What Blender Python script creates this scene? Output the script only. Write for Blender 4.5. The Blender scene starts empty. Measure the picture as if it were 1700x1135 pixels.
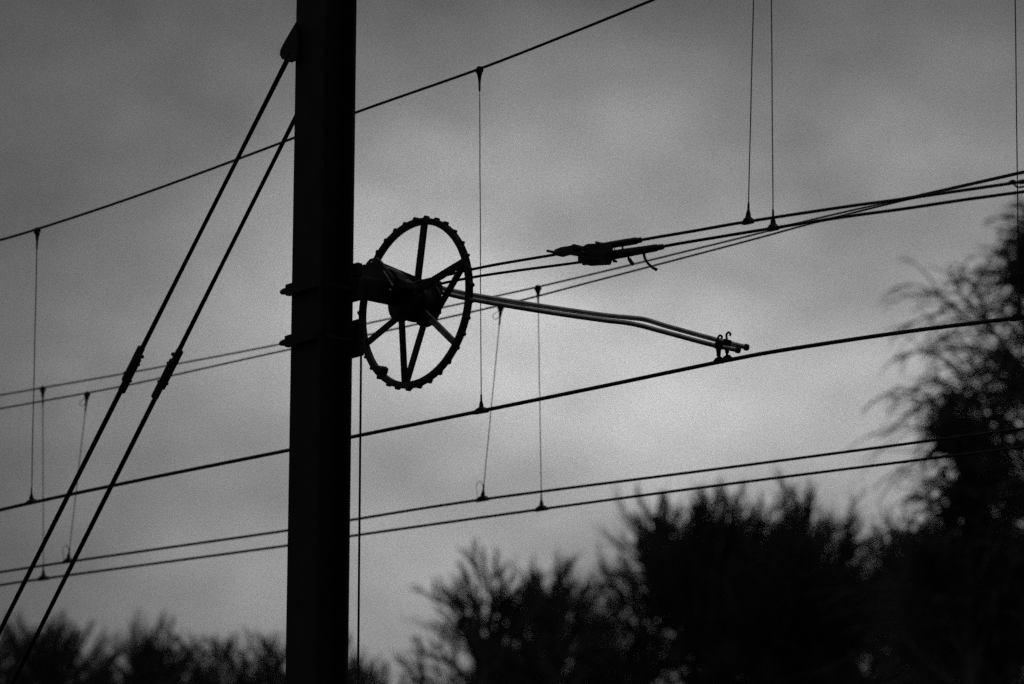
import bpy, math, random
import numpy as np
from mathutils import Vector, Matrix

S = bpy.context.scene
COL = S.collection
R = math.radians

# ------------------------------------------------------------------ camera
F = 6375.0                      # focal length in pixels of the 1700 px wide photograph
PITCH = R(13.3)
CAM = Vector((0, 0, 2.0))
FWD = Vector((0, math.cos(PITCH), math.sin(PITCH)))
UPV = Vector((0, -math.sin(PITCH), math.cos(PITCH)))
RGT = Vector((1, 0, 0))
cd = bpy.data.cameras.new('camera')
cam = bpy.data.objects.new('camera', cd)
COL.objects.link(cam)
cam.location = CAM
cam.rotation_euler = (R(90) + PITCH, 0, 0)
cd.sensor_width = 36
cd.lens = F * 36 / 1700
cd.clip_start = 0.1
cd.clip_end = 20000
cd.dof.use_dof = True
cd.dof.focus_distance = 15.3
cd.dof.aperture_fstop = 2.8
cd.dof.aperture_blades = 8
S.camera = cam

# ------------------------------------------------------------------ sky and sun
SUN_EL, SUN_AZ = R(17.0), R(2.0)          # low behind the clouds, beyond the mast
w = bpy.data.worlds.new('World')
S.world = w
w.use_nodes = True
nt = w.node_tree
nt.nodes.clear()


def N(tree, kind, **kw):
    n = tree.nodes.new(kind)
    for k, v in kw.items():
        setattr(n, k, v)
    return n


def M2(tree, op, a, b=None, clamp=False):
    n = N(tree, 'ShaderNodeMath', operation=op, use_clamp=clamp)
    for i, v in enumerate((a, b)):
        if v is None:
            continue
        if isinstance(v, (int, float)):
            n.inputs[i].default_value = v
        else:
            tree.links.new(v, n.inputs[i])
    return n.outputs[0]


tc = N(nt, 'ShaderNodeTexCoord')
DIR = tc.outputs['Generated']
sky = N(nt, 'ShaderNodeTexSky', sky_type='NISHITA', sun_disc=False)
sky.sun_elevation = SUN_EL
sky.sun_rotation = SUN_AZ
sky.air_density = 1.0
sky.dust_density = 4.0
bw = N(nt, 'ShaderNodeRGBToBW')
nt.links.new(sky.outputs[0], bw.inputs[0])
sep = N(nt, 'ShaderNodeSeparateXYZ')
nt.links.new(DIR, sep.inputs[0])
DX, DY, DZ = sep.outputs


def lobe(x0, z0, sx, s_up, s_down):
    """bright part of the overcast, fading faster upwards into the thicker cloud"""
    dz = M2(nt, 'SUBTRACT', DZ, z0)
    sz = M2(nt, 'ADD', M2(nt, 'MULTIPLY', M2(nt, 'LESS_THAN', dz, 0.0), s_down - s_up), s_up)
    a = M2(nt, 'POWER', M2(nt, 'ABSOLUTE', M2(nt, 'DIVIDE', M2(nt, 'SUBTRACT', DX, x0), sx)), 2)
    b = M2(nt, 'POWER', M2(nt, 'ABSOLUTE', M2(nt, 'DIVIDE', dz, sz)), 2)
    e = M2(nt, 'EXPONENT', M2(nt, 'MULTIPLY', M2(nt, 'ADD', a, b), -1.0))
    return M2(nt, 'MULTIPLY', e, M2(nt, 'GREATER_THAN', DY, 0.0))


def cloud(scale, stretch, rot, detail=4.0, rough=0.5, off=(0, 0, 0)):
    mp = N(nt, 'ShaderNodeMapping')
    mp.inputs['Rotation'].default_value = (0, rot, 0)
    mp.inputs['Scale'].default_value = (scale, scale, scale * stretch)
    mp.inputs['Location'].default_value = off
    nt.links.new(DIR, mp.inputs[0])
    nz = N(nt, 'ShaderNodeTexNoise')
    nz.inputs['Scale'].default_value = 1.0
    nz.inputs['Detail'].default_value = detail
    nz.inputs['Roughness'].default_value = rough
    nt.links.new(mp.outputs[0], nz.inputs['Vector'])
    return nz.outputs['Fac']


# thin overcast: brighter where the veiled sun stands, grey elsewhere
veil = M2(nt, 'ADD', M2(nt, 'MULTIPLY', lobe(0.029, 0.228, 0.138, 0.073, 0.090), 3.85), 0.33)
# an overcast sky is brighter overhead than low down
veil = M2(nt, 'ADD', veil, M2(nt, 'MULTIPLY', M2(nt, 'MAXIMUM', M2(nt, 'SUBTRACT', DZ, 0.36), 0.0), 2.4))
c1 = M2(nt, 'ADD', M2(nt, 'MULTIPLY', M2(nt, 'SUBTRACT', cloud(11, 1.7, R(20), detail=3.0, rough=0.42, off=(3.1, 0, 1.7)), 0.5), 1.6), 1.0)
c2 = M2(nt, 'ADD', M2(nt, 'MULTIPLY', M2(nt, 'SUBTRACT', cloud(46, 1.5, R(-25), rough=0.4, off=(0.4, 7, 2.2)), 0.5), 0.45), 1.0)
veil = M2(nt, 'MULTIPLY', veil, M2(nt, 'MULTIPLY', c1, c2))
# white noise multiplied into the sky, added to give film grain
wn = N(nt, 'ShaderNodeTexWhiteNoise', noise_dimensions='3D')
vm = N(nt, 'ShaderNodeVectorMath', operation='SCALE')
vm.inputs['Scale'].default_value = 9000.0
nt.links.new(DIR, vm.inputs[0])
nt.links.new(vm.outputs[0], wn.inputs['Vector'])
grain = M2(nt, 'ADD', M2(nt, 'MULTIPLY', M2(nt, 'POWER', wn.outputs['Value'], 2.0), 2.25), 0.25)
sky_part = M2(nt, 'MINIMUM', M2(nt, 'MULTIPLY', bw.outputs[0], 0.02), 0.08)
lum = M2(nt, 'MULTIPLY', M2(nt, 'ADD', veil, sky_part), grain)
bg = N(nt, 'ShaderNodeBackground')
bg.inputs['Strength'].default_value = 0.113
nt.links.new(lum, bg.inputs['Color'])
wo = N(nt, 'ShaderNodeOutputWorld')
nt.links.new(bg.outputs[0], wo.inputs['Surface'])

sd = bpy.data.lights.new('sun', 'SUN')
sd.energy = 0.12                # dusk, behind the overcast
sd.angle = R(25)
sd.color = (1.0, 0.99, 0.98)
sun = bpy.data.objects.new('sun', sd)
COL.objects.link(sun)
sv = Vector((math.sin(SUN_AZ) * math.cos(SUN_EL), math.cos(SUN_AZ) * math.cos(SUN_EL), math.sin(SUN_EL)))
sun.rotation_euler = sv.to_track_quat('Z', 'Y').to_euler()
sun.location = (0, 60, 40)

S.view_settings.view_transform = 'Standard'
S.view_settings.look = 'None'
S.view_settings.gamma = 1
S.view_settings.exposure = 0
S.view_settings.use_curve_mapping = False
try:
    S.cycles.use_denoising = False
    S.cycles.use_adaptive_sampling = False
    S.cycles.max_bounces = 4
    S.cycles.diffuse_bounces = 2
    S.cycles.glossy_bounces = 2
except Exception:
    pass


# ------------------------------------------------------------------ materials
def mat(name, c, rough, metal=0.0, spec=0.3, var=0.35, scale=12.0, bump=0.15):
    m = bpy.data.materials.new(name)
    m.use_nodes = True
    t = m.node_tree
    b = t.nodes['Principled BSDF']
    b.inputs['Roughness'].default_value = rough
    b.inputs['Metallic'].default_value = metal
    b.inputs['Specular IOR Level'].default_value = spec
    co = N(t, 'ShaderNodeTexCoord')
    nz = N(t, 'ShaderNodeTexNoise')
    nz.inputs['Scale'].default_value = scale
    nz.inputs['Detail'].default_value = 6
    nz.inputs['Roughness'].default_value = 0.65
    t.links.new(co.outputs['Object'], nz.inputs['Vector'])
    rp = N(t, 'ShaderNodeValToRGB')
    lo, hi = c * (1 - var), c * (1 + var)
    rp.color_ramp.elements[0].position = 0.3
    rp.color_ramp.elements[1].position = 0.7
    rp.color_ramp.elements[0].color = (lo, lo, lo, 1)
    rp.color_ramp.elements[1].color = (hi, hi, hi, 1)
    t.links.new(nz.outputs['Fac'], rp.inputs[0])
    t.links.new(rp.outputs[0], b.inputs['Base Color'])
    if bump:
        bp = N(t, 'ShaderNodeBump')
        bp.inputs['Strength'].default_value = bump
        bp.inputs['Distance'].default_value = 0.004
        t.links.new(nz.outputs['Fac'], bp.inputs['Height'])
        t.links.new(bp.outputs[0], b.inputs['Normal'])
    return m


STEEL = mat('dark_painted_steel', 0.018, 0.62, spec=0.22, scale=9, var=0.5)
IRON = mat('dark_cast_iron', 0.02, 0.5, spec=0.3, scale=30, var=0.5, bump=0.3)
WIRE = mat('weathered_copper_wire', 0.022, 0.6, spec=0.2, scale=40, bump=0)
ROPE = mat('steel_rope', 0.03, 0.5, spec=0.3, scale=60)
ZINC = mat('galvanised_tube', 0.36, 0.2, metal=1.0, scale=18, var=0.5, bump=0.12)
BOLT = mat('worn_bolt_metal', 0.38, 0.3, metal=1.0, scale=60, var=0.4)
LIT_SPOKE = mat('lit_spoke_iron', 0.3, 0.4, metal=0.8, scale=30, var=0.5, bump=0.3)  # brighter iron: the light caught by one spoke is put into its colour
BARK = mat('dark_bark', 0.09, 0.9, spec=0.1, scale=8, var=0.5, bump=0)
TWIG = mat('dark_twig_bark', 0.09, 0.9, spec=0.08, scale=2, var=0.4, bump=0)
CONC = mat('concrete', 0.3, 0.85, spec=0.2, scale=14)
SOIL = mat('rough_grass', 0.06, 0.95, spec=0.1, scale=0.7, var=0.5)


# ------------------------------------------------------------------ helpers
def at(px, py, z):
    """point seen at a pixel of the photograph, at depth z along the view"""
    return CAM + z * (FWD + (px - 850) / F * RGT - (py - 567.5) / F * UPV)


def ray(px, py):
    return FWD + (px - 850) / F * RGT - (py - 567.5) / F * UPV


def at_height(px, py, h):
    d = ray(px, py)
    return CAM + d * ((h - CAM.z) / d.z)


def at_plane(px, py, p, n):
    d = ray(px, py)
    return CAM + d * ((p - CAM).dot(n) / d.dot(n))


def smooth(pts, k=6):
    """Catmull-Rom through the points"""
    P = [Vector(p) for p in pts]
    if len(P) < 3:
        return [P[0].lerp(P[-1], i / k) for i in range(k + 1)]
    out = []
    for i in range(len(P) - 1):
        a = P[i - 1] if i else 2 * P[0] - P[1]
        b, c = P[i], P[i + 1]
        d = P[i + 2] if i + 2 < len(P) else 2 * P[-1] - P[-2]
        for j in range(k):
            t = j / k
            out.append(0.5 * ((2 * b) + (c - a) * t + (2 * a - 5 * b + 4 * c - d) * t * t
                              + (3 * b - a - 3 * c + d) * t ** 3))
    out.append(P[-1])
    return out


def frame(d):
    d = d.normalized()
    a = Vector((0, 0, 1)) if abs(d.z) < 0.9 else Vector((1, 0, 0))
    x = d.cross(a).normalized()
    return x, x.cross(d).normalized()


class MB:
    def __init__(self):
        self.v, self.f = [], []

    def _add(self, vs, fs):
        o = len(self.v)
        self.v += [Vector(p) for p in vs]
        self.f += [tuple(i + o for i in q) for q in fs]
        return self

    def tube(self, pts, r, n=8, cap=True):
        P = [Vector(p) for p in pts]
        rr = r if isinstance(r, (list, tuple)) else [r] * len(P)
        vs, fs = [], []
        x = None
        for i, p in enumerate(P):
            d = (P[min(i + 1, len(P) - 1)] - P[max(i - 1, 0)]).normalized()
            if x is None:
                x, y = frame(d)
            else:
                x = (x - d * x.dot(d)).normalized()
                y = d.cross(x)
            for j in range(n):
                a = 2 * math.pi * j / n
                vs.append(p + (x * math.cos(a) + y * math.sin(a)) * rr[i])
        for i in range(len(P) - 1):
            for j in range(n):
                k = (j + 1) % n
                fs.append((i * n + j, i * n + k, (i + 1) * n + k, (i + 1) * n + j))
        if cap:
            fs.append(tuple(reversed(range(n))))
            fs.append(tuple((len(P) - 1) * n + j for j in range(n)))
        return self._add(vs, fs)

    def rod(self, a, b, r, n=10):
        return self.tube([a, b], r, n)

    def lathe(self, o, d, prof, n=20):
        """prof: (distance along d, radius)"""
        o, d = Vector(o), Vector(d).normalized()
        x, y = frame(d)
        vs, fs = [], []
        for t, r in prof:
            for j in range(n):
                a = 2 * math.pi * j / n
                vs.append(o + d * t + (x * math.cos(a) + y * math.sin(a)) * max(r, 1e-4))
        m = len(prof)
        for i in range(m - 1):
            for j in range(n):
                k = (j + 1) % n
                fs.append((i * n + j, i * n + k, (i + 1) * n + k, (i + 1) * n + j))
        fs.append(tuple(reversed(range(n))))
        fs.append(tuple((m - 1) * n + j for j in range(n)))
        return self._add(vs, fs)

    def ball(self, o, r, n=12):
        return self.lathe(o, (0, 0, 1), [(r * math.sin(R(a)), r * math.cos(R(a))) for a in range(-88, 89, 22)], n)

    def ring(self, prof, n=72):
        """closed profile (radius, z) turned about the local z axis"""
        vs, fs = [], []
        m = len(prof)
        for i in range(n):
            a = 2 * math.pi * i / n
            for r, z in prof:
                vs.append((r * math.sin(a), r * math.cos(a), z))
        for i in range(n):
            k = (i + 1) % n
            for j in range(m):
                l = (j + 1) % m
                fs.append((i * m + j, i * m + l, k * m + l, k * m + j))
        return self._add(vs, fs)

    def box(self, c, h, ax=None, bev=0.0):
        c = Vector(c)
        X, Y, Z = ax if ax else (Vector((1, 0, 0)), Vector((0, 1, 0)), Vector((0, 0, 1)))
        b = min(bev, *[0.45 * q for q in h]) if bev else 0
        if not b:
            poly = [(-h[0], -h[1]), (h[0], -h[1]), (h[0], h[1]), (-h[0], h[1])]
        else:
            poly = [(-h[0] + b, -h[1]), (h[0] - b, -h[1]), (h[0], -h[1] + b), (h[0], h[1] - b),
                    (h[0] - b, h[1]), (-h[0] + b, h[1]), (-h[0], h[1] - b), (-h[0], -h[1] + b)]
        pts = [c + X * p[0] + Y * p[1] for p in poly]
        return self.prism(pts, Z, 2 * h[2], bev=b)

    def prism(self, pts, nrm, th, bev=0.0):
        """polygon in a plane, thickened by th along nrm (half to each side), edges chamfered by bev"""
        P = [Vector(p) for p in pts]
        nrm = Vector(nrm).normalized()
        ar = Vector((0, 0, 0))
        for i in range(len(P)):
            ar += P[i].cross(P[(i + 1) % len(P)])
        if ar.dot(nrm) < 0:
            P.reverse()
        c = sum(P, Vector()) / len(P)
        m = len(P)
        if bev:
            size = sum((p - c).length for p in P) / m
            s = max(0.6, 1 - bev / size)
            loops = [(-th / 2, s), (-th / 2 + bev, 1), (th / 2 - bev, 1), (th / 2, s)]
        else:
            loops = [(-th / 2, 1), (th / 2, 1)]
        vs = [c + (p - c) * s + nrm * t for t, s in loops for p in P]
        fs = []
        for i in range(len(loops) - 1):
            for j in range(m):
                k = (j + 1) % m
                fs.append((i * m + j, i * m + k, (i + 1) * m + k, (i + 1) * m + j))
        fs.append(tuple(reversed(range(m))))
        fs.append(tuple((len(loops) - 1) * m + j for j in range(m)))
        return self._add(vs, fs)

    def mesh(self, name, m, inv=None, shade=True):
        me = bpy.data.meshes.new(name)
        vs = [tuple(inv @ p) for p in self.v] if inv else [tuple(p) for p in self.v]
        me.from_pydata(vs, [], self.f)
        me.materials.append(m)
        me.update()
        if shade:
            me.polygons.foreach_set('use_smooth', [True] * len(me.polygons))
            try:
                me.set_sharp_from_angle(angle=R(40))
            except Exception:
                pass
        return me

    def build(self, name, m, parent=None, world=False):
        inv = None
        if world and parent is not None:
            inv = full_matrix(parent).inverted()
        o = bpy.data.objects.new(name, self.mesh(name, m, inv))
        COL.objects.link(o)
        if parent is not None:
            o.parent = parent
        return o


def full_matrix(o):
    mw = o.matrix_basis.copy()
    while o.parent:
        o = o.parent
        mw = o.matrix_basis @ mw
    return mw


def tag(o, label=None, cat=None, group=None, kind=None):
    if label:
        o['label'] = label
    if cat:
        o['category'] = cat
    if group:
        o['group'] = group
    if kind:
        o['kind'] = kind
    return o


def thing(name, label, cat, loc, axes=None, group=None):
    o = bpy.data.objects.new(name, None)
    COL.objects.link(o)
    if axes:
        m = Matrix((axes[0], axes[1], axes[2])).transposed().to_4x4()
        m.translation = Vector(loc)
        o.matrix_basis = m
    else:
        o.location = loc
    o.empty_display_size = 0.1
    return tag(o, label, cat, group)


def instance(me, name, parent, m4):
    o = bpy.data.objects.new(name, me)
    COL.objects.link(o)
    o.parent = parent
    o.matrix_basis = m4
    return o


Zw = Vector((0, 0, 1))

# ------------------------------------------------------------------ ground
g = MB()
nx = 24
gv = [(-900 + 1800 * i / nx, -900 + 1800 * j / nx, 0) for j in range(nx + 1) for i in range(nx + 1)]
gf = [(j * (nx + 1) + i, j * (nx + 1) + i + 1, (j + 1) * (nx + 1) + i + 1, (j + 1) * (nx + 1) + i)
      for j in range(nx) for i in range(nx)]
g._add(gv, gf)
tag(g.build('ground', SOIL), kind='structure')

# ------------------------------------------------------------------ directions of the railway
ALPHA = R(48.8)
U = Vector((math.cos(ALPHA), -math.sin(ALPHA), 0))      # along the tension ropes, towards the right and the viewer
W = Vector((-math.sin(ALPHA), -math.cos(ALPHA), 0))     # wheel axis, towards the mast
HUB = at(689, 503, 15.2)

# mast centre: on the line HUB + t*W, seen at x = 535
d0 = ray(535, 500)
A = np.array([[W.x, -d0.x], [W.y, -d0.y]])
tt = np.linalg.solve(A, np.array([CAM.x - HUB.x, CAM.y - HUB.y]))
POST_T = float(tt[0])
POST = Vector((HUB.x + W.x * POST_T, HUB.y + W.y * POST_T, 0))
HALF = 0.0845

# ------------------------------------------------------------------ mast
MAST_TOP = 9.2
TILT = Vector((0.0028, 0, 1)).normalized()               # the mast leans a hair to the right
MU = (U - TILT * U.dot(TILT)).normalized()
MW = MU.cross(TILT).normalized()
mast = thing('catenary_mast', 'tall dark steel mast crossing the whole picture from top to bottom', 'mast',
             POST - Vector((TILT.x * HUB.z, 0, 0)), (MU, TILT, MW))
for s in (1, -1):
    MB().box((0, MAST_TOP / 2, s * (HALF - 0.007)), (HALF, MAST_TOP / 2, 0.007), bev=0.002).build('flange', STEEL, mast)
MB().box((0, MAST_TOP / 2 - 0.01, 0), (0.0045, MAST_TOP / 2 - 0.02, HALF - 0.0145)).build('web', STEEL, mast)
MB().box((0, 0.012, 0), (0.2, 0.014, 0.2)).build('base_plate', STEEL, mast)
# gusset that takes the stay rod, on the edge of the near flange
NEAR = POST + W * (HALF + 0.004)
poly = [(470, 98), (467, 92), (468, 83), (477, 66), (487, 49), (494, 37), (496, 60), (496, 100), (487, 101), (482, 103)]
gus = MB().prism([at_plane(x, y, NEAR + W * 0.01, W) for x, y in poly], W, 0.02, bev=0.003).build('stay_gusset', STEEL, mast, True)
FARP = POST - W * (HALF + 0.012)
poly2 = [(528, 208), (525, 202), (526, 193), (535, 176), (545, 159), (558, 150), (578, 150), (578, 206), (545, 211), (540, 213)]
MB().prism([at_plane(x, y, FARP, W) for x, y in poly2], W, 0.02, bev=0.003).build('stay_gusset', STEEL, mast, True)
# cap plate
MB().box((0, MAST_TOP + 0.006, 0), (HALF + 0.01, 0.006, HALF + 0.01)).build('cap_plate', STEEL, mast)

# ------------------------------------------------------------------ stay rods
def stay(p_top, p_img, plane_pt, tb_a, tb_b, label, mirror):
    top = at_plane(*p_top, plane_pt, W)
    low = at_plane(*p_img, plane_pt, W)
    d = (low - top).normalized()
    foot = top + d * ((0.02 - top.z) / d.z)
    t = thing('stay_rod', label, 'stay rod', foot, group='stay rods bracing the mast')
    q = lambda px, py: top + d * ((at_plane(px, py, plane_pt, W) - top).dot(d))
    a, b = q(*tb_a), q(*tb_b)
    L = (b - a).length
    side = d.cross(W).normalized()
    if side.x > 0:
        side = -side           # towards the left of the picture
    side = side * mirror
    r = 0.0105
    MB().rod(top - d * 0.02, a + d * L * 0.3, r, 12).build('upper_rod', STEEL, t, True)
    MB().rod(b - d * L * 0.3, foot, r, 12).build('lower_rod', STEEL, t, True)
    tb = MB().lathe(a + d * L * 0.22, d, [(0, 0.015), (0.004, 0.0195), (L * 0.56 - 0.004, 0.0195), (L * 0.56, 0.015)], 8)
    tb.tube([a + d * L * 0.24 - side * 0.014, a + d * L * 0.76 - side * 0.014], 0.0075, 8)
    tbo = tb.build('turnbuckle', IRON, t, True)
    MB().lathe(a + side * 0.006, d, [(0, 0.010), (0.004, 0.0160), (L * 0.3, 0.0160), (L * 0.34, 0.013)], 10).build('upper_sleeve', IRON, tbo, True)
    MB().lathe(b - side * 0.006, -d, [(0, 0.010), (0.004, 0.0160), (L * 0.3, 0.0160), (L * 0.34, 0.013)], 10).build('lower_sleeve', IRON, tbo, True)
    for f_, s_ in ((0.15, -1), (0.33, -1), (0.64, 1), (0.70, -1)):
        c = a + d * (L * f_) + side * (0.017 * s_)
        MB().lathe(c - W * 0.012, W, [(0, 0.007), (0.003, 0.0085), (0.021, 0.0085), (0.024, 0.007)], 6).build('locking_bolt', IRON, tbo, True)
    MB().lathe((foot.x, foot.y, 0), (0, 0, 1), [(0, 0.3), (0.15, 0.3), (0.17, 0.27)], 16).build('anchor_block', CONC, t, True)
    return t


stay((480, 93), (0, 1047), NEAR + W * 0.012, (236, 576), (207, 659),
     'left one of the two slanting stay rods, bolted to the gusset near the mast top', 1)
stay((540, 96), (53, 1070), FARP, (299, 580), (259, 665),
     'right one of the two slanting stay rods, disappearing behind the mast', -1)

# ------------------------------------------------------------------ tensioning wheel
wheel = thing('tensioning_wheel', 'toothed iron tensioning wheel with flat spokes beside the mast', 'wheel', HUB, (U, Zw, W))
RO, RI = 0.340, 0.316
rim = MB().ring([(RI, -0.009), (RI + 0.005, -0.012), (RO, -0.012), (RO + 0.002, -0.009), (RO - 0.007, -0.004),
                 (RO - 0.007, 0.004), (RO + 0.002, 0.009), (RO, 0.012), (RI + 0.005, 0.012), (RI, 0.009)], 96).build('rim', IRON, wheel)
NT = 33
tm = MB().prism([(-0.016, 0.336, 0), (0.013, 0.336, 0), (0.0115, 0.3500, 0), (0.004, 0.3520, 0), (-0.006, 0.3430, 0)],
                (0, 0, 1), 0.022, bev=0.0015).mesh('tooth', IRON)
rng = random.Random(3)
for i in range(NT):
    a = 2 * math.pi * (i + rng.uniform(-0.06, 0.06)) / NT
    instance(tm, 'tooth', rim, Matrix.Rotation(-a, 4, 'Z') @ Matrix.Scale(rng.uniform(0.993, 1.002), 4))
drum = MB().lathe((0, 0, -0.062), (0, 0, 1), [(0, 0.07), (0.01, 0.07), (0.014, 0.064), (0.024, 0.068), (0.034, 0.064),
                                             (0.048, 0.064), (0.05, 0.076), (0.074, 0.076), (0.076, 0.064), (0.09, 0.064),
                                             (0.1, 0.068), (0.11, 0.064), (0.114, 0.07), (0.124, 0.07)], 36).build('drum', IRON, wheel)
for z in (-0.064, 0.064):
    MB().lathe((0, 0, z - 0.006), (0, 0, 1), [(0, 0.084), (0.002, 0.087), (0.010, 0.087), (0.012, 0.084)], 36).build('drum_flange', IRON, wheel)
MB().lathe((0, 0, -0.10), (0, 0, 1), [(0, 0.02), (0.18, 0.02)], 16).build('axle', STEEL, wheel)
for k in range(6):
    a = R(10 + 60 * k)
    e = Vector((math.sin(a), math.cos(a), 0))
    tq = Vector((e.y, -e.x, 0))
    if k % 2 == 0:
        ends = [(0.0, 0.072, 0.0)]
    else:
        ends = [(0.056, 0.08, 0.004), (-0.056, 0.08, -0.004)]
    for z, r0, z1 in ends:
        p, q = e * r0 + Vector((0, 0, z)), e * (RI + 0.004) + Vector((0, 0, z1))
        if z < 0 and k in (1, 5):                       # the far spokes of two pairs meet the drum off its axis
            a2 = R(160 if k == 1 else 8)
            p = Vector((math.sin(a2) * 0.08, math.cos(a2) * 0.08, z))
        ax = (q - p).normalized()
        th = ax.cross(tq).normalized()
        MB().box((p + q) / 2, (0.0155 if k % 2 else 0.0175 if k == 0 else 0.0135, 0.006, (q - p).length / 2), (tq, th, ax), bev=0.002).build('spoke', LIT_SPOKE if k == 2 else IRON, wheel)
        if k % 2 == 1 and z > 0:
            MB().lathe(e * (RI - 0.016) + Vector((0, 0, 0.004)), (0, 0, 1), [(0, 0.008), (0.014, 0.008), (0.016, 0.006)], 6).build('spoke_bolt', IRON, wheel)
# end clamp of the weight rope, inside the rim
pc = Vector((-0.2, -0.242, 0.004))
ec = pc.normalized()
tcn = Vector((ec.y, -ec.x, 0))
rc = MB().box(pc, (0.024, 0.013, 0.014), (tcn, ec, Vector((0, 0, 1))), bev=0.003)
rc.box(pc - ec * 0.016 + tcn * -0.012, (0.011, 0.008, 0.011), (tcn, ec, Vector((0, 0, 1))), bev=0.002)
rc.build('rope_clamp', IRON, wheel)
# bolts on the near drum flange
for k in range(6):
    a = R(15 + 60 * k)
    MB().lathe((0.055 * math.sin(a), 0.055 * math.cos(a), 0.069), (0, 0, 1), [(0, 0.007), (0.006, 0.007), (0.008, 0.005)], 6).build('flange_bolt', BOLT if k == 4 else IRON, wheel)

# ------------------------------------------------------------------ bracket holding the wheel on the mast
brk = thing('wheel_bracket', 'dark steel bracket clamped round the mast and carrying the toothed wheel', 'bracket', HUB, (U, Zw, W))
zf, zn = POST_T - HALF, POST_T + HALF                    # far and near flange faces in the wheel frame
MB().box((0, 0.018, (zf - 0.026 + 0.082) / 2), (0.028, 0.040, (zf - 0.026 - 0.082) / 2), bev=0.004).build('arm', STEEL, brk)


def bplate(name, px, z, th, m=IRON, bev=0.003):
    p0 = HUB + W * z
    return MB().prism([at_plane(x, y, p0, W) for x, y in px], W, th, bev=bev).build(name, m, brk, True)


# ratchet housing and catch lever above the arm
hs = bplate('catch_housing', [(597, 476), (595, 462), (597, 450), (603, 443), (612, 440), (636, 441), (655, 447), (667, 455),
                              (670, 463), (683, 469), (684, 479), (655, 486), (640, 492)], 0.13, 0.05)
bplate('side_cheek', [(640, 485), (652, 468), (668, 464), (685, 470), (690, 490), (682, 515), (660, 520), (648, 505)], 0.096, 0.016)
bplate('catch_lever', [(611, 447), (609, 437), (615, 430), (626, 427), (632, 432), (656, 462), (655, 473), (648, 475), (641, 468)], 0.165, 0.014)
p0 = HUB + W * 0.185
MB().tube([at_plane(638, 450, p0, W), at_plane(653, 474, p0, W)], 0.0052, 10).build('catch_spring', ZINC, brk, True)
for (x, y, r_) in ((661, 499, 0.0085), (649, 482, 0.0075), (619, 436, 0.006)):
    c = at_plane(x, y, HUB + W * (0.104 if x > 655 else 0.172), W)
    MB().lathe(c, W, [(0, r_), (0.008, r_), (0.011, r_ * 0.7)], 6).build('bolt', BOLT, brk, True)
# clamp bars round the mast, two levels, on both flanges
Y1 = (478, 563)
for i, yy in enumerate(Y1):
    h = at_plane(487, yy, POST + W * (HALF + 0.02), W).z - HUB.z
    MB().box((0, h, zn + 0.013), (HALF + 0.012, 0.022, 0.012), bev=0.003).build('clamp_bar', STEEL, brk)
    for s in (-1, 1):
        x = s * (HALF + 0.028)
        if s < 0:
            # the bolt end with its nut that shows left of the mast
            b_ = MB().lathe((-HALF - 0.004, h, zn + 0.013), (-1, 0, 0), [(0, 0.012), (0.006, 0.0135), (0.026, 0.0135), (0.034, 0.0115), (0.045, 0.0085), (0.048, 0.004)], 8)
            b_.build('clamp_bolt', IRON, brk)
        MB().rod((s * (HALF + 0.0065), h, zn - 0.02), (s * (HALF + 0.0065), h, zf - 0.01), 0.006, 8).build('tie_bolt', STEEL, brk)
far_h = lambda y_: at_plane(594, y_, POST - W * (HALF + 0.013), W).z - HUB.z
for ya, yb, ext in ((437, 458, 0.042), (463, 498, 0.05), (531, 591, 0.057)):
    ha, hb = far_h(ya), far_h(yb)
    MB().box(((ext - 0.03) / 2, (ha + hb) / 2, zf - 0.013), (HALF + (ext + 0.03) / 2 - 0.015, abs(ha - hb) / 2, 0.013), bev=0.003).build('back_plate', STEEL, brk)
# hanger plate behind the wheel that takes the steady arms
MB().prism([(-0.022, -0.03, -0.112), (0.022, -0.03, -0.112), (0.022, 0.105, -0.112), (-0.022, 0.105, -0.112)], (0, 0, 1), 0.014, bev=0.003).build('hanger_plate', STEEL, brk)
MB().rod((0, 0, -0.125), (0, 0, 0.083), 0.013, 12).build('axle_pin', STEEL, brk)

# ------------------------------------------------------------------ weight rope
pr = wheel.matrix_basis @ Vector((-RO + 0.003, 0.0, 0))
wr = thing('weight_rope', 'thin steel rope hanging straight down from the rim of the wheel, right of the mast', 'rope', (pr.x, pr.y, 1.0))
arc = [wheel.matrix_basis @ Vector(((RO - 0.003) * math.sin(R(a)), (RO - 0.003) * math.cos(R(a)), 0)) for a in range(-150, -89, 10)]
arc2 = [wheel.matrix_basis @ Vector(((RO - 0.003) * math.sin(R(a)), (RO - 0.003) * math.cos(R(a)), 0)) for a in range(60, -91, -10)]
MB().tube(arc2 + [Vector((pr.x, pr.y, z)) for z in (pr.z - 0.3, 4.0, 2.2)], 0.0045, 8).build('rope', ROPE, wr, True)
cw = MB()
for k in range(9):
    cw.lathe((pr.x, pr.y, 1.0 + 0.13 * k), (0, 0, 1), [(0, 0.13), (0.005, 0.135), (0.115, 0.135), (0.12, 0.13)], 20)
cw.rod((pr.x, pr.y, 0.95), (pr.x, pr.y, 2.3), 0.012)
cw.build('counterweight', CONC, wr, True)

# ------------------------------------------------------------------ depth of the lines along the picture
CONTACT_H = at(799, 683, 16.2).z
nearZ = lambda x: 1 / (1 / 16.2 + 7.32e-6 * (x - 797))
farUZ = lambda x: 1 / (1 / 18.25 + 6.4e-6 * (x - 899))
farLZ = lambda x: 1 / (1 / 18.10 + 6.4e-6 * (x - 800))
tenZ = lambda x: 1 / (1 / 15.15 + 7.3e-6 * (x - 689))


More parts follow.
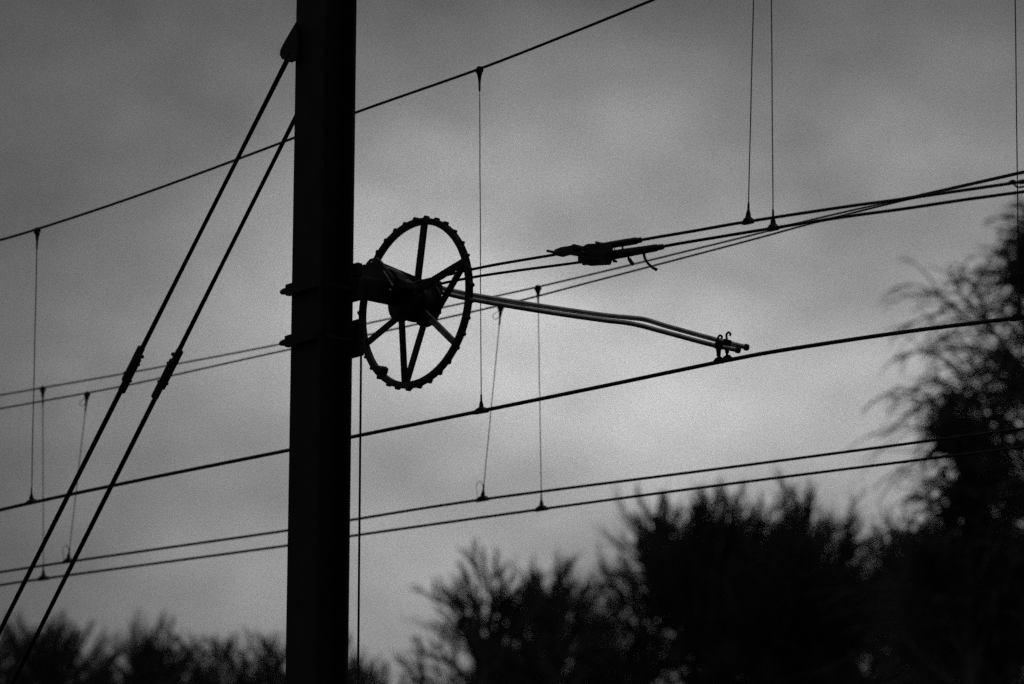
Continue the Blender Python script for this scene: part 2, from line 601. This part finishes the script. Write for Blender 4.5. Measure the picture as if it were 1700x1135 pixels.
def wire(name, pts, r, label, cat, group, m=WIRE, left=30.0, right=8.0, k=8, n=6):
    P = smooth(pts, k)
    if left:
        P = [P[0] + (P[0] - P[3]).normalized() * left] + P
    if right:
        P = P + [P[-1] + (P[-1] - P[-4]).normalized() * right]
    o = MB().tube(P, r, n).build(name, m)
    # origin at one end
    c = P[len(P) // 2]
    o.data.transform(Matrix.Translation(-c))
    o.location = c
    tag(o, label, cat, group)
    return P


gC, gM = 'contact wires above the track', 'messenger wires carrying the droppers'
cpx = [(-60, 861), (52, 834.5), (250, 793), (480, 747), (585, 725), (799, 682), (1000, 641), (1110, 618), (1185, 602.5), (1215, 596.5),
       (1300, 581), (1500, 551), (1692, 527), (1780, 516)]
wire('contact_wire', [at_height(x, y, CONTACT_H) for x, y in cpx], 0.0084,
     'thick contact wire held by the two steady arms, kinked at their clips', 'contact wire', gC)
c1px = [(-60, 959), (113, 932.5), (480, 880), (580, 863.5), (800, 829), (1200, 777), (1600, 724), (1780, 701)]
c2px = [(-60, 981), (72, 960.5), (480, 905), (580, 890), (899, 845), (1200, 804.5), (1600, 754), (1780, 733)]
c1H = at(800, 829, farLZ(800)).z
c2H = at(899, 845, farUZ(899)).z
wire('contact_wire', [at_height(x, y, c1H) for x, y in c1px], 0.0067,
     'second lowest of all the wires, running low across the picture above the bare trees', 'contact wire', gC)
wire('contact_wire', [at_height(x, y, c2H) for x, y in c2px], 0.0067,
     'lowest of all the wires, closest above the crowns of the bare trees', 'contact wire', gC)
# messengers
mpx = [(-60, 415), (62, 380), (250, 317), (487, 229), (588, 187.5), (796, 114), (950, 54), (1083, 0), (1350, -110), (1690, -262)]
wire('messenger_wire', [at(x, y, nearZ(x)) for x, y in mpx], 0.0058,
     'topmost wire, rising from the left edge behind the mast to the top edge', 'messenger wire', gM)
upx = [(-60, 666), (71, 643.5), (250, 612), (480, 568), (590, 541), (893, 476), (1206, 400.5), (1350, 364), (1500, 329.5), (1700, 284), (1780, 266)]
wire('messenger_wire', [at(x, y, farUZ(x)) for x, y in upx], 0.0045,
     'upper one of the two thin grey wires passing behind the lower half of the wheel', 'messenger wire', gM)
lpx = [(-60, 689), (145, 652), (250, 631), (480, 580), (590, 560), (829, 507), (1000, 463), (1238, 400.5), (1350, 370), (1500, 332.5), (1700, 286.5), (1780, 270)]
wire('messenger_wire', [at(x, y, farLZ(x)) for x, y in lpx], 0.0045,
     'lower one of the two thin grey wires passing behind the lower half of the wheel', 'messenger wire', gM)
hpx = [(575, -262), (900, -372), (1262, -500), (1700, -660), (2000, -775)]
hp = [at(x, y, tenZ(x)) for x, y in hpx]
hp[0] = POST + U * HALF + Vector((0, 0, hp[0].z))
wire('messenger_wire', hp, 0.006, 'messenger wire anchored at the mast head, above the top edge of the picture', 'messenger wire', gM, left=0)

# ------------------------------------------------------------------ tension ropes, anchor clamp, terminated wires
gT = 'tension ropes from the wheel'
r1a = wheel.matrix_basis @ Vector((0.0, 0.069, 0.040))
r2a = wheel.matrix_basis @ Vector((0.0, 0.069, -0.040))
wrap = lambda z: [wheel.matrix_basis @ Vector((0.069 * math.sin(R(a)), 0.069 * math.cos(R(a)), z)) for a in range(-180, -9, 30)]
wire('tension_rope', wrap(0.040) + [r1a, at(800, 443.5, tenZ(800)), at(930, 421, tenZ(930))], 0.0056,
     'upper of the two steel ropes between the wheel and the wire clamp', 'rope', gT, m=ROPE, left=0, right=0)
wire('tension_rope', wrap(-0.040) + [r2a, at(800, 457.5, tenZ(800)), at(975, 433.5, tenZ(975))], 0.0054,
     'lower of the two steel ropes between the wheel and the wire clamp', 'rope', gT, m=ROPE, left=0, right=0)
gA = 'terminated wires beyond the clamp'
t1 = [(1010, 409), (1062, 398.5), (1150, 383.5), (1242, 367.5), (1400, 343.5), (1500, 330), (1600, 315.5), (1676, 304.5), (1705, 300.5), (1780, 290)]
t2 = [(1015, 427), (1100, 409), (1200, 392), (1283, 378.5), (1400, 360), (1500, 346.5), (1600, 331.5), (1700, 318), (1780, 307)]
wire('anchored_wire', [at(x, y, tenZ(x)) for x, y in t1], 0.0061, 'upper of the two wires leaving the wire clamp, ending at the right edge fitting', 'overhead wire', gA, left=0)
wire('anchored_wire', [at(x, y, tenZ(x)) for x, y in t2], 0.0061, 'lower of the two wires leaving the wire clamp towards the right edge', 'overhead wire', gA, left=0)

zc = tenZ(1000)
PC = at(1000, 420, zc)
ac = thing('wire_clamp', 'lumpy cast clamp joining the wheel ropes to the two terminated wires', 'clamp', PC)
T = lambda x, y, dz=0.0: at(x, y, tenZ(x) + dz)


def cplate(name, px, dz, th, m=IRON, bev=0.004):
    p0 = PC + FWD * dz
    return MB().prism([at_plane(x, y, p0, W) for x, y in px], W, th, bev=bev).build(name, m, ac, True)


cplate('yoke_plate', [(966, 436), (966, 428), (970, 420), (974, 410), (982, 406), (1004, 405), (1011, 409), (1011, 428), (1007, 438), (990, 439), (975, 440)], 0.0, 0.05)
cplate('yoke_cheek', [(975, 414), (981, 407), (996, 404), (1014, 402), (1016, 414), (1008, 424), (990, 426), (977, 424)], -0.03, 0.016)
cplate('keeper_plate', [(968, 440), (967, 432), (975, 427), (1000, 427), (1009, 430), (1007, 437), (986, 439)], -0.028, 0.018)
cplate('rope_wedge', [(919, 423), (923, 415), (934, 410.5), (950, 408), (958, 406), (966, 408), (971, 414), (972, 424), (958, 425), (943, 422.5), (931, 426)], 0.0, 0.026)
MB().lathe(T(957, 412) - W * 0.02, W, [(0, 0.012), (0.003, 0.0145), (0.037, 0.0145), (0.04, 0.012)], 10).build('wedge_bolt', IRON, ac, True)
MB().tube([T(936, 417), T(920, 418.5), T(908, 416)], 0.0052, 8).build('rope_tail', ROPE, ac, True)
us = MB()
pa, pb = T(1000, 408.5), T(1065, 398)
Lp = (pb - pa).length
us.lathe(pa, pb - pa, [(0, 0.0135), (Lp * 0.3, 0.0140), (Lp * 0.62, 0.0145), (Lp * 0.86, 0.0140), (Lp * 0.88, 0.0115), (Lp * 0.98, 0.0110), (Lp, 0.0075)], 12)
us.build('upper_sleeve', IRON, ac, True)
ls = MB()
pa2, pb2 = T(1006, 425), T(1102, 409)
Lp2 = (pb2 - pa2).length
ls.lathe(pa2, pb2 - pa2, [(0, 0.016), (Lp2 * 0.12, 0.0185), (Lp2 * 0.4, 0.0175), (Lp2 * 0.65, 0.0155), (Lp2 * 0.87, 0.0145), (Lp2 * 0.885, 0.0118), (Lp2 * 0.98, 0.0112), (Lp2, 0.0075)], 12)
ls.build('lower_sleeve', IRON, ac, True)
MB().rod(T(1033, 404), T(1034, 417), 0.0085, 8).build('spacer', IRON, ac, True)
MB().rod(T(1021, 406), T(1020, 420), 0.0045, 8).build('spacer', IRON, ac, True)
MB().lathe(T(1000.5, 404.5) - W * 0.02, W, [(0, 0.0055), (0.05, 0.0055), (0.056, 0.0045)], 8).build('pin', BOLT, ac, True)
MB().lathe(T(1013.5, 404.5) - W * -0.012, W, [(0, 0.004), (0.006, 0.004)], 6).build('pin', BOLT, ac, True)
for (x, y) in ((986, 433), (999, 433), (978, 422)):
    MB().lathe(T(x, y) + W * 0.02, W, [(0, 0.008), (0.02, 0.008), (0.024, 0.006)], 6).build('bolt', IRON, ac, True)
MB().tube([T(1040, 423), T(1044, 429), T(1049, 436.5), T(1051, 438)], [0.0065, 0.0068, 0.0075, 0.0075], 8).build('stub_bolt', IRON, ac, True)
MB().tube([T(1016, 428), T(1019, 433), T(1024, 434)], [0.008, 0.007, 0.004], 8).build('split_pin', IRON, ac, True)
MB().tube(smooth([T(1069, 419), T(1070, 427), T(1075, 436), T(1083, 443.5), T(1090, 447.5)], 4), [0.0052] * 12 + [0.006] * 3 + [0.0065, 0.007], 8).build('cut_wire_end', WIRE, ac, True)

# fitting at the right edge of the picture
ef = thing('end_fitting', 'small shackle fitting on the wire at the right edge, crossed by a dropper', 'fitting', T(1690, 303))
MB().tube(smooth([T(1674, 303.5), T(1678, 300.5), T(1682, 299.5), T(1686, 301.5), T(1684, 305), T(1686, 308.5), T(1690, 310.5), T(1697, 310), T(1712, 308)], 4), 0.0036, 8).build('loop', IRON, ef, True)
MB().lathe(T(1690, 302.5), T(1740, 296) - T(1690, 302.5), [(0, 0.005), (0.008, 0.0085), (0.04, 0.0085), (0.055, 0.012), (0.14, 0.012), (0.15, 0.006)], 10).build('sleeve', IRON, ef, True)

# ------------------------------------------------------------------ droppers
gD = 'droppers hanging between the wires'


def dropper(pt, pb, wire_dir, label, loops=False, r=0.0024, top_clip=True, scale=1.2, jaw=1.0):
    t = thing('dropper', label, 'dropper', pb, group=gD)
    d = (pb - pt)
    L = d.length
    d.normalize()
    s = scale
    x, y = frame(d)
    rr = random.Random(int(abs(pb.x * 1000)))
    mid = [pt.lerp(pb, k / 10) + x * (math.sin(k * 0.628) * rr.uniform(-0.0006, 0.0006) + rr.uniform(-0.0005, 0.0005)) + y * rr.uniform(-0.0005, 0.0005) for k in range(11)]
    mid[0], mid[-1] = pt, pb
    MB().tube(mid, r, 6).build('dropper_wire', WIRE, t, True)
    if top_clip:
        s = scale * 1.15
        uc = MB().lathe(pt - d * 0.008 * s, d, [(0, 0.004 * s), (0.003 * s, 0.0095 * s), (0.02 * s, 0.0095 * s), (0.03 * s, 0.0065 * s), (0.05 * s, 0.0036 * s), (0.074 * s, 0.0031 * s), (0.078 * s, 0.002 * s)], 10)
        uc.box(pt + d * 0.005 * s, (0.0105 * s, 0.008 * s, 0.006 * s), (wire_dir, wire_dir.cross(d).normalized(), d), bev=0.002)
        uo = uc.build('upper_clip', IRON, t, True)
        MB().lathe(pt + d * 0.012 * s + wire_dir * 0.006 * s, -FWD, [(0, 0.005 * s), (0.014 * s, 0.005 * s), (0.016 * s, 0.003 * s)], 6).build('clip_bolt', IRON, uo, True)
    s = scale
    lc = MB().lathe(pb - d * 0.058 * s, d, [(0, 0.0022 * s), (0.004 * s, 0.0034 * s), (0.022 * s, 0.0038 * s), (0.036 * s, 0.0078 * s), (0.048 * s, 0.0095 * s), (0.056 * s, 0.0115 * s), (0.064 * s, 0.0115 * s)], 10)
    nrm = wire_dir.cross(d).normalized()
    c = pb + d * 0.003 * s
    lc.prism([c + wire_dir * (a * s * jaw) - d * (b * s) for a, b in ((-0.029, -0.007), (-0.029, 0.004), (-0.014, 0.013), (0.0, 0.016), (0.013, 0.013), (0.028, 0.002), (0.028, -0.007))], nrm, 0.024 * s, bev=0.003)
    lc.build('lower_clip', IRON, t, True)
    if loops:
        sd_ = -RGT
        for (o, sg, hh) in ((pt, 1, 0.052), (pb, -1, 0.07)):
            e = d * sg
            q = [o + e * 0.01, o + e * (0.016 + hh * 0.25) + sd_ * 0.016, o + e * (0.012 + hh * 0.7) + sd_ * 0.034, o + e * (0.014 + hh) + sd_ * 0.024,
                 o + e * (0.012 + hh * 0.9) + sd_ * 0.010, o + e * (0.012 + hh * 0.6) + sd_ * 0.001]
            if sg < 0:
                q[0] = o + e * 0.008 + sd_ * 0.024
                q[1] = o + e * (0.016 + hh * 0.3) + sd_ * 0.030
            MB().tube(smooth(q, 5), 0.0016, 6).build('wire_loop', WIRE, t, True)
    return t


wd = Vector((0.766, -0.643, 0)).normalized()
dropper(at(62, 381, nearZ(62)), at_height(52, 833, CONTACT_H), wd, 'dropper left of both stay rods, hanging from the topmost wire to the thick contact wire')
dropper(at(796, 114, nearZ(796)), at_height(799, 681.5, CONTACT_H), wd, 'long dark dropper just right of the wheel, passing behind the steady arms')
dropper(at(1682, -258, nearZ(1682)), at_height(1692, 526, CONTACT_H), wd, 'dropper along the right edge of the picture, crossing the end fitting')
dropper(at(1263, -500, tenZ(1262)), at(1242, 366.5, tenZ(1242)), wd, 'left one of the two droppers coming from the top edge above the wire clamp', jaw=0.6)
dropper(at(1277, -505, tenZ(1277)), at(1283.5, 377.5, tenZ(1283)), wd, 'right one of the two droppers coming from the top edge above the wire clamp', jaw=0.6)
dropper(at(71, 644, farUZ(71)), at_height(72, 959.5, c2H), wd, 'faint straight dropper at the left, ending on the lowest wire', r=0.0025)
dropper(at(145, 653, farLZ(145)), at_height(113, 931, c1H), wd, 'faint slanting dropper with wire loops, crossed by the stay rods', True, r=0.0025)
dropper(at(893, 476.5, farUZ(893)), at_height(899, 844, c2H), wd, 'straight dropper under the steady arms ending on the lowest wire', r=0.0025)
dropper(at(832, 507, farLZ(832)), at_height(801, 828, c1H), wd, 'slanting dropper with a wire loop at its foot, right of the wheel', True, r=0.0025)

# ------------------------------------------------------------------ steady arms
gS = 'steady arms reaching from the wheel bracket to the contact wire'
h0 = wheel.matrix_basis @ Vector((0, 0.078, -0.122))


def zarm(x):
    z0 = (h0 - CAM).dot(FWD) + 0.012
    z1 = (at_height(1200, 600, CONTACT_H) - CAM).dot(FWD)
    t = (x - 728) / (1200 - 728)
    return 1 / ((1 - t) / z0 + t / z1)


def steady(px, clip, hook_h, label, zo):
    P = smooth([at(x, y, zarm(x) + zo) for x, y in px], 6)
    t = thing('steady_arm', label, 'steady arm', P[0], group=gS)
    MB().tube(P, 0.0098, 14).build('tube', ZINC, t, True)
    d = (P[-1] - P[-2]).normalized()
    MB().lathe(P[-1] - d * 0.012, d, [(0, 0.0105), (0.002, 0.0135), (0.014, 0.0135), (0.02, 0.0105), (0.022, 0.006)], 14).build('end_cap', IRON, t, True)
    MB().lathe(P[0] - d * 0.03, d, [(0, 0.009), (0.004, 0.0135), (0.05, 0.0135), (0.056, 0.0105)], 12).build('pivot_socket', IRON, t, True)
    cx, ty, wy = clip
    z = zarm(cx) + zo
    q = lambda x, y: at(x, y, z)
    cl = MB()
    cl.lathe(q(cx, ty - 4), q(cx, wy) - q(cx, ty - 4), [(0, 0.012), (0.02, 0.012), (0.034, 0.0095), (0.05, 0.0085), (0.052, 0.0055), ((q(cx, wy) - q(cx, ty)).length, 0.006)], 10)
    co = cl.build('wire_clip', IRON, t, True)
    nrm = -FWD
    MB().prism([at_plane(x, y, q(cx, wy), FWD) for x, y in ((cx - 10, wy + 5), (cx - 9.5, wy), (cx - 6, wy - 5), (cx - 1, wy - 8.5), (cx + 4, wy - 8.5), (cx + 8, wy - 5), (cx + 10, wy), (cx + 9, wy + 3))], nrm, 0.026, bev=0.004).build('jaw', IRON, co, True)
    MB().box(q(cx, ty), (0.017, 0.013, 0.0135), (d, d.cross(FWD).normalized(), FWD), bev=0.003).build('tube_clamp', IRON, t, True)
    k = hook_h
    MB().tube(smooth([q(cx, ty - 3), q(cx - 1, ty - 8 - k), q(cx + 0.3, ty - 12 - k), q(cx + 3, ty - 13.5 - k), q(cx + 5.6, ty - 11 - k), q(cx + 4.6, ty - 7.5 - k)], 5), 0.0044, 8).build('hook', IRON, t, True)
    return t


steady([(724, 476), (785, 489.5), (900, 508), (1000, 522.5), (1045, 527), (1072, 530.5), (1110, 542), (1190, 564), (1240, 576.5)], (1207, 568.5, 597), 3.5,
       'upper and longer of the two steady arms, a bent tube ending in a round cap', 0.0)
steady([(724, 483), (785, 497), (900, 516.5), (1000, 531), (1035, 535), (1060, 539.5), (1100, 550), (1180, 571.5), (1226, 581)], (1193, 574, 600), 4.0,
       'lower and shorter of the two steady arms, tucked under the longer tube', -0.02)


# ------------------------------------------------------------------ trees
def tubes_mesh(name, sets, m):
    """sets: list of (points (m,n,3), radii (m,n), sides)"""
    V, Fq, off = [], [], 0
    for P, rad, s in sets:
        mm, n, _ = P.shape
        D = np.gradient(P, axis=1)
        D /= np.linalg.norm(D, axis=2, keepdims=True) + 1e-9
        d0_ = D.mean(axis=1)
        ref = np.where(np.abs(d0_[:, 2:3]) < 0.9, np.array([[0, 0, 1.0]]), np.array([[1.0, 0, 0]]))
        ref = np.repeat(ref[:, None, :], n, axis=1)
        X = np.cross(D, ref)
        X /= np.linalg.norm(X, axis=2, keepdims=True) + 1e-9
        Y = np.cross(X, D)
        a = np.arange(s) * 2 * np.pi / s
        ring = X[:, :, None, :] * np.cos(a)[None, None, :, None] + Y[:, :, None, :] * np.sin(a)[None, None, :, None]
        vs = P[:, :, None, :] + ring * rad[:, :, None, None]
        V.append(vs.reshape(-1, 3))
        base = (np.arange(mm) * n * s)[:, None, None] + (np.arange(n - 1) * s)[None, :, None]
        j = np.arange(s)[None, None, :]
        k = (np.arange(s) + 1)[None, None, :] % s
        q = np.stack([base + j, base + k, base + s + k, base + s + j], axis=-1).reshape(-1, 4) + off
        Fq.append(q)
        off += mm * n * s
    V = np.concatenate(V).astype(np.float32)
    Fq = np.concatenate(Fq).astype(np.int32)
    me = bpy.data.meshes.new(name)
    me.vertices.add(len(V))
    me.vertices.foreach_set('co', V.ravel())
    me.loops.add(Fq.size)
    me.loops.foreach_set('vertex_index', Fq.ravel())
    me.polygons.add(len(Fq))
    me.polygons.foreach_set('loop_start', np.arange(len(Fq), dtype=np.int32) * 4)
    me.polygons.foreach_set('use_smooth', np.ones(len(Fq), dtype=bool))
    me.update(calc_edges=True)
    me.materials.append(m)
    return me


def grow_level(rs, P0, D0, L, n, trop, wob):
    """grow m branches of n points; trop (z pull per step)"""
    m = len(P0)
    P = np.zeros((m, n, 3))
    P[:, 0] = P0
    D = D0.copy()
    for i in range(1, n):
        D = D + rs.normal(0, wob, (m, 3))
        D[:, 2] += trop
        D /= np.linalg.norm(D, axis=1, keepdims=True) + 1e-9
        P[:, i] = P[:, i - 1] + D * (L / (n - 1))[:, None]
    return P


def spawn(rs, P, L, rad, count, t0, t1, ang, ratio, rat_r, fall=0.55):
    m, n, _ = P.shape
    t = t0 + (t1 - t0) * ((np.arange(count)[None, :] + rs.uniform(0, 1, (m, count))) / count)
    f = t * (n - 1)
    i = np.clip(f.astype(int), 0, n - 2)
    u = (f - i)[..., None]
    r_ = np.arange(m)[:, None]
    p = P[r_, i] * (1 - u) + P[r_, i + 1] * u
    d = P[r_, i + 1] - P[r_, i]
    d /= np.linalg.norm(d, axis=2, keepdims=True) + 1e-9
    rv = rs.normal(0, 1, (m, count, 3))
    side = rv - d * (rv * d).sum(axis=2, keepdims=True)
    side /= np.linalg.norm(side, axis=2, keepdims=True) + 1e-9
    a = np.radians(ang * rs.uniform(0.6, 1.35, (m, count)))[..., None]
    nd = d * np.cos(a) + side * np.sin(a)
    ln = L[:, None] * ratio * (0.6 + fall * (1 - t)) * rs.uniform(0.65, 1.3, (m, count))
    rr = rad[:, None] * rat_r * np.ones((m, count)) * rs.uniform(0.8, 1.15, (m, count))
    return p.reshape(-1, 3), nd.reshape(-1, 3), ln.reshape(-1), rr.reshape(-1)


def make_tree(seed, H, width, style, dens=1.0):
    """returns (trunk mesh, crown mesh) of a bare tree H high and about width across; lengths in metres"""
    rs = np.random.RandomState(seed)
    upright = style == 'upright'
    if upright:                  # limbs fan out and end in blunt brooms of upright shoots
        th, nl = H - 0.70 * width, 22
        spec = [  # count, t0, t1, angle, length ratio, radius ratio, points, tropism, wobble, sides
            (round(4 * dens), 0.20, 1.0, 30, 0.75, 0.62, 6, 0.03, 0.05, 5),
            (round(5 * dens), 0.20, 1.0, 27, 0.80, 0.58, 7, 0.03, 0.05, 4),
            (round(15 * min(dens, 1)), 0.0, 1.0, 19, 0.56, 0.46, 5, 0.025, 0.06, 3),
            (3, 0.05, 1.0, 19, 0.66, 0.80, 3, 0.03, 0.07, 3)]
    else:                        # weeping
        th, nl = H - 0.42 * width, 36
        spec = [
            (6, 0.15, 1.0, 30, 0.55, 0.58, 7, 0.05, 0.10, 5),
            (10, 0.10, 1.0, 29, 1.05, 0.45, 12, -0.15, 0.10, 3),
            (2, 0.10, 0.9, 20, 0.50, 0.80, 5, -0.12, 0.10, 3)]
    P0, D0 = np.zeros((1, 3)), np.array([[rs.normal(0, 0.015), rs.normal(0, 0.015), 1.0]])
    rt = 0.011 * H
    T_ = grow_level(rs, P0, D0, np.array([th]), 12, 0.03, 0.03)
    sets = [[T_, np.array([rt]), 9]]
    # limbs: the upper ones radiate from the head of the trunk
    t = np.concatenate([rs.uniform(0.97, 1.0, 9), np.linspace(max(0.3, 1 - (1.3 if upright else 1.6) * width / th), 0.97, nl - 9)])
    f = np.clip(t * 11, 0, 10.999)
    i = f.astype(int)
    u = (f - i)[:, None]
    P = T_[0][i] * (1 - u) + T_[0][i + 1] * u
    az = np.arange(nl) * 2.39996 + rs.uniform(-0.4, 0.4, nl)
    tilt = np.radians(np.concatenate([np.linspace(5, 62, 9) + rs.uniform(-6, 6, 9), rs.uniform(*((42, 66) if upright else (14, 40)), nl - 9)]))
    D = np.stack([np.sin(tilt) * np.cos(az), np.sin(tilt) * np.sin(az), np.cos(tilt)], axis=1)
    L = (0.40 if upright else 0.58) * width * rs.uniform(0.8, 1.15, nl)
    if not upright:              # the lower limbs reach farther out
        L = L * (0.45 + 0.75 * np.clip((1 - t) / 0.4, 0, 1))
    rad = rt * 0.42 * rs.uniform(0.8, 1.15, nl)
    P = grow_level(rs, P, D, L, 7, 0.04 if upright else 0.05, 0.05 if upright else 0.09)
    sets.append([P, rad, 6])
    for (cnt, a0, a1, ang, lr, rr, n, tr, wob, sides) in spec:
        p, d, ln, r2 = spawn(rs, P, L, rad, cnt, a0, a1, ang, lr, rr, 0.15 if n < 6 else 0.55)
        P = grow_level(rs, p, d, ln, n, tr, wob)
        L, rad = ln, r2
        sets.append([P, rad, sides])
    allp = np.concatenate([q[0].reshape(-1, 3) for q in sets[2:]])
    top = np.percentile(allp[:, 2], 99.97)
    head = allp[allp[:, 2] > th * (0.8 if upright else 0.35)]
    wx = np.percentile(np.abs(head[:, 0]), 96)
    wy = np.percentile(np.abs(head[:, 1]), 96)
    k = width / (wx + wy)
    sc = np.array([k, k, H / top])
    out = []
    for i, (P, rad, sides) in enumerate(sets):
        n = P.shape[1]
        taper = np.linspace(1.0, 0.45 if i else 0.55, n)[None, :]
        r_ = rad[:, None] * taper
        if i == 0:
            r_ = r_ * (1 + 0.6 * np.exp(-np.linspace(0, 1, n) * 9))[None, :]
        out.append((P * sc, np.maximum(r_, MIN_TWIG), sides))
    return tubes_mesh('trunk', out[:2], BARK), tubes_mesh('crown', out[2:], TWIG)


MIN_TWIG = 0.0030
gR = 'bare trees beyond the railway'


def tree_at(px, top_y, dist, width_px, seed, style, name, label, turn=0.0, meshes=None, dens=1.0):
    p = at(px, top_y, dist)
    H = p.z
    if meshes is None:
        meshes = make_tree(seed, H, width_px * dist / F, style, dens)
        sc = 1.0
        sw = 1.0
    else:
        sc = H / meshes[2]
        sw = (width_px * dist / F) / meshes[3]
    t = thing(name, label, 'tree', (p.x, p.y, 0), group=gR)
    t.rotation_euler = (0, 0, turn)
    t.scale = (sw, sw, sc)
    for me, nm in ((meshes[0], 'trunk'), (meshes[1], 'crown')):
        o = bpy.data.objects.new(nm, me)
        COL.objects.link(o)
        o.parent = t
    return (meshes[0], meshes[1], H, width_px * dist / F)


up = 'upright'
mA = tree_at(35, 1030, 74, 380, 94, up, 'bare_tree', 'bare tree in the bottom left corner, where the stay rods go down', dens=0.8)
mB = tree_at(205, 1012, 72, 300, 114, up, 'bare_tree', 'bare tree with two upright tufts, right of the foot of the stay rods', dens=0.8)
mC = tree_at(330, 1010, 76, 300, 124, up, 'bare_tree', 'bare tree with the highest tufts among those left of the mast', dens=0.8)
tree_at(455, 1036, 78, 330, 0, up, 'bare_tree', 'lower bare tree partly hidden behind the left edge of the mast', 2.2, mA)
tree_at(640, 1086, 88, 260, 0, up, 'bare_tree', 'lowest bare tree top, just right of the mast foot', 1.1, mB)
mD = tree_at(842, 908, 66, 310, 31, up, 'bare_tree', 'round open crowned bare tree standing alone right of the mast', dens=0.66)
mE = tree_at(962, 925, 72, 250, 16, up, 'bare_tree', 'bare tree wedged between the round tree and the big dark trees', dens=0.68)
mF = tree_at(1108, 812, 68, 430, 17, up, 'bare_tree', 'bare tree with fan shaped left side, leftmost of the big dark trees', dens=1.3)
mG = tree_at(1270, 786, 66, 520, 18, up, 'bare_tree', 'broadest and tallest of the bare trees under the steady arm tip', dens=1.35)
tree_at(1400, 812, 70, 430, 0, up, 'bare_tree', 'bare tree filling the gap between the broad tree and the weeping trees', 2.6, mG)
mW = tree_at(1822, 305, 62, 590, 53, 'weeping', 'weeping_tree', 'tall weeping tree with hanging twigs, reaching highest at the right edge')
mV = tree_at(1570, 625, 58, 270, 73, 'weeping', 'weeping_tree', 'shorter weeping tree in front, left of the tallest one')
# a second row behind, seen between the crowns
back = [(110, 1040, 95, 560, mC, 0.4), (385, 1040, 98, 500, mA, 1.9), (930, 1062, 92, 420, mG, 2.0), (1060, 905, 90, 520, mG, 0.9),
        (1190, 860, 94, 560, mD, 2.9), (1330, 850, 92, 560, mE, 0.3), (1500, 868, 90, 560, mG, 4.0), (1600, 870, 84, 620, mF, 5.0), (1750, 790, 80, 620, mG, 5.6)]
where = ['behind the bottom left corner tree', 'behind the tufted trees left of the mast', 'between and behind the round tree and its neighbour',
         'behind the fan shaped tree', 'behind the broad tree, on its left', 'behind the broad tree, on its right',
         'in the dark gap left of the weeping trees', 'behind the shorter weeping tree', 'behind the tallest weeping tree']
for (x, y, z, wpx, ms, turn), s in zip(back, where):
    tree_at(x, y, z, wpx, 0, up, 'bare_tree', 'dim bare tree of the back row ' + s, turn, ms)
